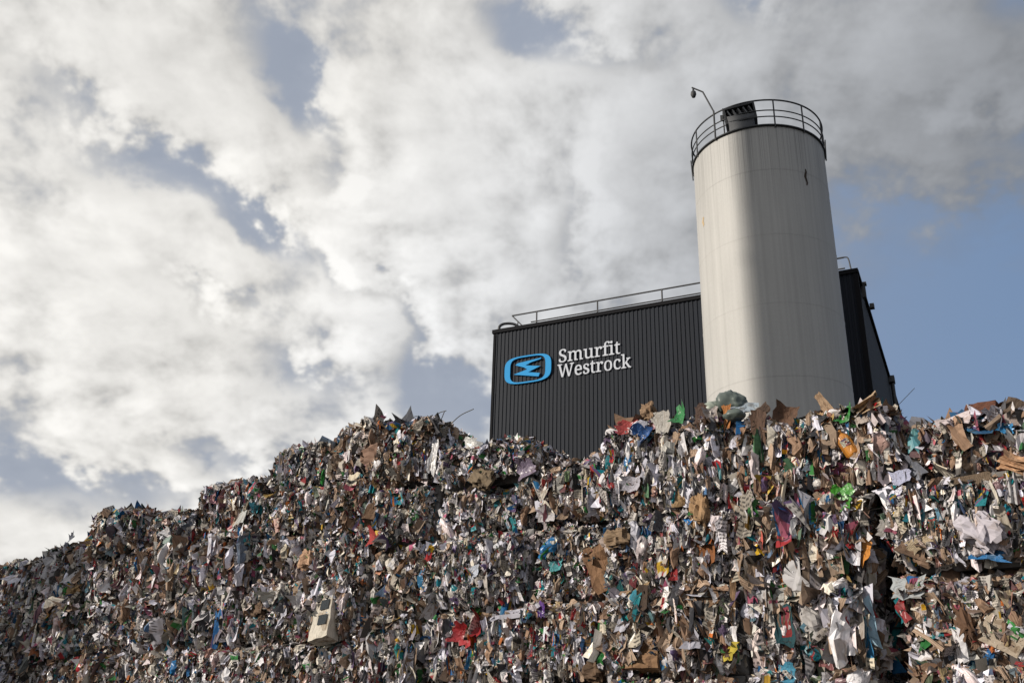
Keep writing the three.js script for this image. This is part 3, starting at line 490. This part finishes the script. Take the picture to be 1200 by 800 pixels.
// pieces that stand out of the faces: along the wall, height, width, height of the piece, turn, kind, colour, description
const HEROES = [
  [4.54, 4.83, 0.19, 0.34, 25, 'jug', '#d98a12', 'crushed amber yellow plastic jug'],
  [4.45, 4.22, 0.23, 0.3, -8, 'film', '#3f9a1e', 'bright green plastic sheet'],
  [4.58, 5.16, 0.16, 0.26, -10, 'film', '#2f8f3a', 'green plastic flap'],
  [3.5, 3.85, 0.2, 0.33, 18, 'film', '#e0685a', 'salmon pink plastic pouch'],
  [4.59, 3.67, 0.22, 0.39, 5, 'film', '#d98b2b', 'orange crumpled wrapper'],
  [3.62, 4.48, 0.17, 0.21, -10, 'card', '#d9b83c', 'yellow paper scrap'],
  [1.34, 3.74, 0.4, 0.69, 25, 'box', '#8a6340', 'crushed brown carton'],
  [2.07, 4.05, 0.27, 0.22, -20, 'print', '#4aa3bd', 'blue and white printed scrap'],
  [1.88, 3.2, 0.23, 0.39, 0, 'card', '#0f7f95', 'teal card sheet'],
  [2.01, 3.33, 0.29, 0.19, 20, 'card', '#b99a6c', 'tan card flap'],
  [1.91, 3.56, 0.11, 0.37, 3, 'card', '#7a1f2c', 'wine red card strip'],
  [1.14, 3.83, 0.09, 0.38, -12, 'card', '#a02a2c', 'red card strip'],
  [-3.17, 3.3, 0.49, 0.85, 10, 'newsbox', '#d8cfbf', 'cream carton with two dark panels'],
  [-3.05, 5.62, 0.29, 0.39, 20, 'film', '#16161c', 'black plastic sheet'],
  [-3.71, 6.2, 0.34, 0.44, -30, 'card', '#7d5a45', 'brown disc shaped card'],
  [-3.62, 6.07, 0.21, 0.23, -20, 'card', '#147c92', 'teal card scrap'],
  [-2.81, 5.79, 0.61, 0.55, 10, 'crumple', '#8d6a55', 'large brown crumpled paper'],
  [-2.46, 4.8, 0.31, 0.29, -8, 'box', '#6f5033', 'small brown carton'],
  [-2.46, 4.48, 0.22, 0.29, 10, 'card', '#b02a26', 'red paper scrap'],
  [-0.28, 3.58, 0.25, 0.29, 10, 'card', '#cfc9c4', 'white card sheet'],
  [-0.45, 3.77, 0.23, 0.17, 15, 'card', '#bfc6d6', 'pale blue paper'],
  [-1.39, 3.79, 0.26, 0.3, -10, 'film', '#1f6f9c', 'blue plastic scrap'],
  [-0.63, 3.01, 0.33, 0.29, -15, 'film', '#b3222a', 'red plastic wrapper'],
  [-0.39, 3.1, 0.2, 0.33, 20, 'film', '#a3202a', 'dark red plastic wrapper'],
  [-0.02, 4.41, 0.09, 0.29, 15, 'card', '#139aa4', 'teal card strip'],
  [0.05, 4.36, 0.1, 0.24, 10, 'card', '#c42532', 'red card strip'],
  [-7.88, 4.88, 0.58, 0.31, 4, 'crumple', '#8fa39c', 'grey green paper wad'],
  [-7.4, 4.54, 0.43, 0.37, -20, 'film', '#d4d2d6', 'torn white film'],
  [-6.43, 5.0, 0.44, 0.26, 25, 'film', '#b03040', 'crimson plastic film'],
  [-6.15, 5.31, 0.15, 0.48, 0, 'card', '#8a3028', 'red brown strip'],
  [-5.85, 5.32, 0.22, 0.73, -2, 'card', '#c2c4c2', 'long white card strip'],
  [-4.96, 5.51, 0.27, 0.43, 15, 'card', '#a9bfa0', 'pale green card'],
  [-5.58, 5.32, 0.23, 0.22, 20, 'film', '#3fa9c0', 'cyan plastic scrap'],
  [-7.27, 5.18, 0.28, 0.37, 0, 'film', '#1c2338', 'navy plastic scrap'],
  [-6.92, 5.63, 0.35, 0.47, 10, 'film', '#8f7f96', 'mauve plastic film'],
  [6.11, 4.75, 0.16, 0.1, -15, 'film', '#1c8fd0', 'bright blue plastic scrap'],
  [6.16, 4.34, 0.29, 0.15, -25, 'roll', '#e3b083', 'peach coloured paper roll'],
  [5.08, 4.36, 0.25, 0.18, 5, 'card', '#b9bfe0', 'white and blue printed sheet'],
  [6.24, 4.91, 0.29, 0.29, -25, 'box', '#6b5848', 'torn open carton'],
  [5.9, 4.99, 0.35, 0.2, -5, 'box', '#6a3a22', 'dark brown carton'],
  [6.06, 4.86, 0.17, 0.26, 5, 'film', '#8e8c98', 'grey plastic film'],
  [5.78, 3.5, 0.32, 0.15, -5, 'film', '#1676b8', 'blue plastic bag'],
  [5.76, 3.72, 0.47, 0.36, -35, 'crumple', '#c9c2cc', 'large pale crumpled bag'],
  [4.98, 3.24, 0.33, 0.27, -5, 'card', '#b4b9bd', 'white printed card sheet'],
  [5.45, 2.93, 0.2, 0.48, 10, 'crumple', '#6b4a30', 'brown crumpled paper'],
  [5.8, 2.76, 0.46, 0.36, -30, 'newsbox', '#b5a48f', 'crushed cream carton with printed label'],
  [5.76, 4.24, 0.41, 0.14, 5, 'card', '#7a6650', 'brown card flap'],
  [3.08, 2.69, 0.21, 0.24, -15, 'card', '#c9b21e', 'yellow card square'],
  [4.2, 3.95, 0.13, 0.16, -5, 'film', '#1f86c4', 'blue plastic scrap'],
  [4.21, 3.82, 0.15, 0.24, -5, 'card', '#c3bfcb', 'white printed card'],
  [3.22, 3.93, 0.17, 0.27, -5, 'print', '#3a4f80', 'printed card with blue panel'],
  [3.57, 5.34, 0.33, 0.15, 30, 'card', '#4f3828', 'dark brown corrugated flap'],
  [3.57, 5.17, 0.18, 0.44, -3, 'card', '#5e4230', 'long brown corrugated strip'],
  [3.85, 5.25, 0.26, 0.31, -15, 'card', '#6a4a34', 'brown corrugated flap'],
  [4.81, 5.23, 0.3, 0.16, 25, 'roll', '#b79a78', 'stack of folded tan card'],
  [4.76, 5.08, 0.19, 0.14, 10, 'card', '#b9aaa0', 'pale card flap'],
  [0.66, 3.23, 0.1, 0.2, 0, 'film', '#6a3f9a', 'purple plastic scrap'],
  [0.73, 3.79, 0.17, 0.18, 5, 'card', '#4fb0b8', 'cyan printed scrap'],
  [4.04, 2.95, 0.29, 0.43, 10, 'crumple', '#b9b4b2', 'striped pale paper bag'],
  [3.74, 2.9, 0.21, 0.46, 3, 'print', '#b8767a', 'red printed paper bag'],
  [1.48, 4.04, 0.3, 0.27, 0, 'crumple', '#b3a097', 'crumpled pale wrapper'],
  [1.72, 4.02, 0.41, 0.28, 0, 'crumple', '#8f7558', 'crumpled tan kraft paper'],
  [3.17, 3.24, 0.06, 0.41, 0, 'card', '#8c6b47', 'tan card strip'],
  [2.81, 4.23, 0.29, 0.42, -12, 'crumple', '#b08a5f', 'crumpled tan kraft paper'],
  [2.87, 3.83, 0.22, 0.42, 0, 'card', '#9a5a1c', 'orange brown card'],
  [2.86, 3.22, 0.39, 0.25, 20, 'box', '#7a5a3c', 'crushed brown carton'],
  [2.13, 3.29, 0.2, 0.32, -10, 'card', '#4a3626', 'dark brown card'],
  [1.88, 5.43, 0.31, 0.2, 0, 'film', '#b33a35', 'red and white film'],
  [2.59, 5.49, 0.18, 0.28, -5, 'film', '#2c8b48', 'green plastic film'],
  [2.35, 5.41, 0.25, 0.31, 5, 'card', '#c7c3bd', 'white card sheet'],
  [2.15, 5.61, 0.21, 0.24, 10, 'crumple', '#9a7b5c', 'brown crumpled card'],
  [2.88, 5.43, 0.23, 0.3, 0, 'card', '#5f463a', 'brown card flap'],
  [3.02, 5.39, 0.16, 0.26, 10, 'card', '#b4aaa8', 'pale card flap'],
  [3.18, 5.36, 0.11, 0.32, -5, 'card', '#c47a33', 'orange card scrap'],
  [3.34, 5.48, 0.31, 0.28, -35, 'film', '#a6b3bf', 'pale blue film'],
  [2.11, 5.25, 0.19, 0.29, 0, 'film', '#2d62a8', 'blue and white film'],
  [1.97, 4.65, 0.25, 0.2, -5, 'card', '#c9c7d6', 'white paper sheet'],
  [2.52, 4.47, 0.2, 0.28, 10, 'box', '#a8875c', 'folded tan card'],
  [4.45, 3.0, 0.21, 0.49, 5, 'card', '#a79c93', 'pale card sheet'],
  [3.73, 3.21, 0.27, 0.24, 15, 'box', '#b9b7b2', 'crushed white carton'],
  [4.33, 5.34, 0.11, 0.31, 25, 'card', '#b09070', 'tan card strip'],
  [4.29, 5.11, 0.09, 0.25, 0, 'card', '#c8a070', 'tan paper strip'],
  [5.14, 4.46, 0.25, 0.34, 35, 'film', '#8f93a0', 'grey film'],
  [4.89, 3.82, 0.27, 0.2, -25, 'card', '#a5a2a0', 'grey card tray'],
  [5.18, 3.67, 0.27, 0.17, 30, 'card', '#c8b494', 'cream card tray'],
  [-0.71, 5.61, 0.34, 0.23, -15, 'film', '#c9c8c6', 'white film'],
  [-1.42, 5.53, 0.16, 0.52, -5, 'film', '#c9c8cc', 'white film strip'],
  [0.63, 4.93, 0.12, 0.58, -8, 'film', '#cbbfb0', 'cream film strip'],
  [0.59, 4.48, 0.27, 0.21, -10, 'card', '#cfccd2', 'white paper sheet'],
  [0.22, 5.13, 0.28, 0.31, 20, 'film', '#8a7a92', 'mauve printed film'],
  [-0.52, 5.09, 0.52, 0.32, -20, 'crumple', '#7d6a50', 'brown crumpled card'],
  [-3.83, 5.89, 0.12, 0.61, 0, 'card', '#8b8273', 'grey card strip'],
  [-3.88, 5.75, 0.25, 0.23, 0, 'card', '#d2cfca', 'white card scrap'],
  [-2.94, 5.08, 0.26, 0.41, -25, 'film', '#c9cad2', 'white film'],
  [-4.01, 3.8, 0.36, 0.26, 5, 'crumple', '#9c8268', 'crumpled tan kraft paper'],
  [-4.92, 3.53, 0.38, 0.3, 10, 'crumple', '#6c5138', 'brown crumpled paper'],
  [-4.59, 3.7, 0.31, 0.23, 0, 'film', '#cdc9c0', 'white and green film'],
  [-4.05, 4.26, 0.36, 0.34, 5, 'crumple', '#c49a78', 'tan crumpled paper'],
  [-1.93, 5.54, 0.11, 0.19, 0, 'card', '#c47f2f', 'orange paper scrap'],
  [-1.5, 3.07, 0.19, 0.28, 0, 'card', '#9c98a4', 'grey card sheet'],
  [-11.52, 2.9, 0.29, 0.6, -5, 'box', '#6f7270', 'grey carton'],
  [-11.41, 5.3, 0.21, 0.32, 20, 'film', '#b8bac8', 'white film'],
  [-11.84, 4.39, 0.3, 0.24, 0, 'film', '#a0342e', 'red plastic scrap'],
  [-10.76, 4.23, 0.45, 0.27, 10, 'crumple', '#9a7a4a', 'tan crumpled paper'],
  [-10.23, 3.49, 0.14, 0.34, 0, 'card', '#4a78b0', 'blue paper strip'],
  [2.08, 2.64, 0.45, 0.32, 0, 'box', '#8d6844', 'crushed brown carton'],
  [1.4, 2.52, 0.34, 0.33, 0, 'crumple', '#6b5138', 'brown crumpled paper'],
  [1.32, 2.71, 0.23, 0.33, -10, 'print', '#6f97a8', 'blue and grey printed bag'],
  [3.72, 2.44, 0.25, 0.2, 0, 'film', '#3c8fb0', 'blue film']
];
function tinted(geo, color) { const n = geo.attributes.position.count, a = new Float32Array(n * 3), c = worn(color); for (let i = 0; i < n; i++) a.set(c, i * 3); geo.setAttribute('color', new THREE.BufferAttribute(a, 3)); return geo; }
function retile(geo, tile) { const U = geo.attributes.uv; for (let i = 0; i < U.count; i++) { const t = tileUV(tile, U.getX(i) - Math.floor(U.getX(i) * 0.999), U.getY(i) - Math.floor(U.getY(i) * 0.999)); U.setXY(i, t[0], t[1]); } return geo; }
function wad(r, w, h, d, nu = 18, nv = 12) {   // crumpled lump: ridged folds over an ellipsoid
  const g = new THREE.SphereGeometry(0.5, nu, nv), P = g.attributes.position, o = r() * 90;
  for (let i = 0; i < P.count; i++) { const x = P.getX(i), y = P.getY(i), z = P.getZ(i), k = 1.05 + 0.36 * fbm(x * 3 + o, y * 3, z * 3, 2) - 0.55 * Math.abs(noise(x * 5 + o, y * 2.5, z * 5)) - 0.25 * Math.abs(noise(x * 11 + o, y * 8, z * 11)); P.setXYZ(i, Math.sign(x) * Math.abs(x * 2) ** 0.75 * 0.5 * k * w, Math.sign(y) * Math.abs(y * 2) ** 0.75 * 0.5 * k * h, z * k * d); }
  return g;
}
function crushedBox(r, w, h, d, e = 1) {
  const g = new THREE.BoxGeometry(w, h, d, 4, 5, 2), P = g.attributes.position, o = r() * 90, sh = (r() - 0.5) * 0.35, tp = 0.8 + r() * 0.3;
  for (let i = 0; i < P.count; i++) { const x = P.getX(i), y = P.getY(i), z = P.getZ(i), k = mixf(1, tp, y / h + 0.5); P.setXYZ(i, x * k + sh * y * 0.5 + 0.09 * e * w * noise(x * 8 + o, y * 8, z * 8), y + 0.07 * e * h * noise(x * 8, y * 8 + o, z * 8), z + 0.16 * e * Math.min(w, h) * noise(x * 7, y * 7, z * 7 + o)); }
  return g;
}
const rh = rng(606), worn = (h) => hex(h).map((v, i, a) => 0.68 * (v * 0.9 + 0.1 * (a[0] + a[1] + a[2]) / 3));
for (const [s, y, w0, h0, rot, kind, color, label] of HEROES) {
  const small = kind === 'newsbox' ? 0.8 : 0.92, w = w0 * small, h = h0 * small;
  const B = bales.find((b) => !b.opt.rear && s >= b.s0 - 0.08 && s <= b.s1 + 0.08 && y >= b.y0 - 0.01 && y <= b.y1 + 0.01) ?? bales.filter((b) => !b.opt.rear && !b.opt.hidden).reduce((m, b) => { const d = Math.hypot(Math.max(0, b.s0 - s, s - b.s1), Math.max(0, b.y0 - y, y - b.y1)); return d < m[0] ? [d, b] : m; }, [9e9, null])[1];
  if (!B || B.opt.hidden) continue;
  const lx = s - (B.s0 + B.s1) / 2, p = B.front(Math.max(-B.hx, Math.min(B.hx, lx)), Math.min(B.H, Math.max(0, y - B.y0))); p.x = lx; p.y = y - B.y0;
  const geoOf = (sh, tile) => { const hp = new Heap(); hp.add(sh, V(0, 0, 0), V(1, 0, 0), V(0, 1, 0), V(0, 0, 1), w, h, Math.min(w, h), worn(color), tile); const g = hp.build(); g.computeVertexNormals(); return g; };
  let m, lift = 0.03;
  if (kind === 'card') m = mesh('cardboard_scrap', geoOf(sheet(rh, 5, 6, 0.5, 0.6, 0.2), rh() < 0.6 ? 56 + rh() * 8 | 0 : 49 + 2 * (rh() * 4 | 0)), paperS, B.g);
  else if (kind === 'film') m = mesh('plastic_scrap', geoOf(sheet(rh, 6, 7, 0.7, 0.9, 0.26), rh() < 0.5 ? rh() * 16 | 0 : 56 + rh() * 8 | 0), filmS, B.g);
  else if (kind === 'print') m = mesh('printed_scrap', geoOf(sheet(rh, 5, 6, 0.4, 0.5, 0.16), 32 + rh() * 16 | 0), paperS, B.g);
  else if (kind === 'crumple') m = mesh('crumpled_paper', tinted(retile(wad(rh, w * 1.05, h * 1.05, Math.min(w, h) * 0.8, 24, 18), 56 + rh() * 8 | 0), color), paperM, B.g);
  else if (kind === 'roll') { const parts = []; for (let k = 0; k < 5; k++) { const g = geoOf(sheet(rh, 5, 3, 0.25, 0.7, 0.1), 56); g.rotateX(-0.9 - rh() * 0.3); g.translate((rh() - 0.5) * 0.03, (k - 2) * h * 0.17, (rh() - 0.5) * 0.04); parts.push(g); } m = mesh('folded_card_stack', mergeGeometries(parts), paperM, B.g); lift = 0.05; }
  else if (kind === 'jug') {
    const g = new THREE.LatheGeometry([[0.001, -0.5], [0.42, -0.5], [0.48, -0.44], [0.5, 0.1], [0.4, 0.28], [0.16, 0.38], [0.16, 0.46], [0.2, 0.46], [0.2, 0.5], [0.001, 0.5]].map(([a, b]) => new THREE.Vector2(a * w, b * h)), 20), P = g.attributes.position;
    for (let i = 0; i < P.count; i++) { const k = 1 - 0.25 * Math.max(0, noise(P.getX(i) * 14, P.getY(i) * 9, P.getZ(i) * 14) + 0.3); P.setXYZ(i, P.getX(i) * k, P.getY(i), P.getZ(i) * k * 0.7); }
    m = mesh('plastic_jug', tinted(retile(g, 0), color), filmM, B.g); mesh('label_patch', tinted(retile(new THREE.CylinderGeometry(w * 0.47, w * 0.47, h * 0.26, 8, 1, true, -0.6, 1.2).scale(1, 1, 0.74), 40), '#d8d2c6'), paperM, m); lift = 0.03;
  } else {
    m = mesh('crushed_carton', tinted(retile(crushedBox(rh, w, h, Math.min(w, h) * 0.6, kind === 'newsbox' ? 0.4 : 1), kind === 'newsbox' ? 60 : 57), color), paperM, B.g); lift = -0.03;
    if (kind === 'newsbox') for (const k of h > w * 1.2 ? [0.24, -0.1] : [0.08]) { const g = new THREE.PlaneGeometry(w * 0.46, h * 0.22, 2, 2); g.rotateZ(-0.08); g.translate(w * 0.12, h * k, Math.min(w, h) * 0.33 + 0.003); mesh('printed_panel', tinted(retile(g, h > w * 1.2 ? 3 : 18), h > w * 1.2 ? '#222e37' : '#cfc8bb'), paperM, m); }
  }
  m.position.set(p.x, p.y, p.z + lift); m.rotation.set((rh() - 0.5) * 0.5 - 0.1, (rh() - 0.6) * 0.6, rad(rot), 'ZYX'); m.userData.label = label; B.heroes.push([w * h, label]);
}
// stray wires on the ridge of the wall
{
  const B = bales.find((b) => b.opt.top && b.s0 < -2 && b.s1 > -1.8);
  for (const [dx, len, lean, bow] of [[0.22, 0.42, 0.95, 0.1], [0.36, 0.3, 0.6, -0.05], [0.05, 0.3, -0.5, 0.12], [0.58, 0.55, 1.25, 0.03]]) { const p = V(dx, B.H - 0.08, 0.15), q = p.clone().add(V(Math.sin(lean) * len, Math.cos(lean) * len, 0.05)), m = p.clone().lerp(q, 0.5).add(V(0, bow, 0.02)); mesh('stray_wire', tubeg([p, m, q], 0.007, 12, 5), wireM, B.g); }
}
// descriptions: what shows in the face, else the row
const ORD = ['', 'bottom', 'second', 'third', 'fourth', 'fifth', 'sixth', 'seventh'];
for (const b of bales) {
  b.heroes.sort((x, y) => y[0] - x[0]);
  const uniq = [...new Set(b.heroes.map((x) => x[1]))].slice(0, 2);
  let l;
  if (uniq.length) { l = 'waste paper bale with ' + uniq.join(' and ') + ' in its face'; if (l.split(' ').length > 16) l = 'waste paper bale with ' + uniq[0] + ' in its face'; }
  else if (b.opt.rear) l = `rear rank waste bale in ${ORD[b.opt.row]} row behind the open joint`;
  else if (b.y1 < 2.42) l = `bale of small mixed paper scraps in ${ORD[b.opt.row]} row of the wall`;
  b.g.userData.label = l; b.named = uniq.length > 0;
}
// bales without a large piece: told by the neighbour that has one
const usedLabels = new Set(bales.map((b) => b.g.userData.label));
for (const b of bales) {
  if (b.g.userData.label) continue;
  const over = (a0, a1, b0, b1) => Math.min(a1, b1) - Math.max(a0, b0), tries = [];
  for (const o of bales) {
    if (!o.named || o.opt.rear) continue;
    const what = o.heroes[0][1], ox = over(b.s0, b.s1, o.s0, o.s1), oy = over(b.y0, b.y1, o.y0, o.y1);
    if (ox > 0.25 && Math.abs(o.y0 - b.y1) < 0.2) tries.push([ox, `bale of small paper scraps directly under the bale with ${what}`]);
    if (ox > 0.25 && Math.abs(o.y1 - b.y0) < 0.2) tries.push([ox, `bale of small paper scraps resting on the bale with ${what}`]);
    if (oy > 0.25 && (Math.abs(o.s0 - b.s1) < 0.3 || Math.abs(o.s1 - b.s0) < 0.3)) tries.push([oy - 1, `bale of small paper scraps beside the bale with ${what}`]);
  }
  tries.sort((x, y) => y[0] - x[0]);
  const hit = tries.find((t) => !usedLabels.has(t[1]) && t[1].split(' ').length <= 16);
  b.g.userData.label = hit ? hit[1] : `bale of small mixed paper scraps in ${ORD[b.opt.row]} row${b.opt.top ? ', topmost of its stack' : ' of the wall'}`;
  usedLabels.add(b.g.userData.label);
}
// ---------------------------------------------------------------- sack lying on the ridge in front of the silo
{
  const p = W0.clone().addScaledVector(WD, 3.12).addScaledVector(WN, -0.28);
  const sack = thing('refuse_sack', 'dark green grey plastic sack lying on the ridge before the silo', 'sack', [p.x, 5.36, p.z], WTURN);
  const r = rng(55), green = std({ color: lin(0.085, 0.105, 0.095), roughness: 0.42 }), pale = std({ color: lin(0.26, 0.29, 0.24), roughness: 0.45 });
  const wr = (geo, o, amp) => { const P = geo.attributes.position; for (let i = 0; i < P.count; i++) { const x = P.getX(i), y = P.getY(i), z = P.getZ(i), k = 1 + amp * fbm(x * 5 + o, y * 5, z * 5, 3) - amp * 1.1 * Math.abs(noise(x * 9 + o, y * 4, z * 9)) - amp * 0.5 * Math.abs(noise(x * 22 + o, y * 12, z * 22)); P.setXYZ(i, x * k, Math.max(-0.08, y * k), z * k); } geo.computeVertexNormals(); return geo; };
  mesh('sack_body', wr(new THREE.SphereGeometry(0.5, 48, 32).scale(0.42, 0.4, 0.4), 3, 0.2).translate(0.05, 0.2, 0), green, sack);
  mesh('gathered_end', wr(new THREE.SphereGeometry(0.5, 32, 24).scale(0.26, 0.28, 0.3), 9, 0.24).translate(-0.19, 0.15, 0.05), pale, sack);
  mesh('sack_fold', wr(new THREE.SphereGeometry(0.5, 32, 20).scale(0.3, 0.16, 0.24), 14, 0.3).translate(0.12, 0.02, 0.14), green, sack);
}
renderer.render(scene, camera);
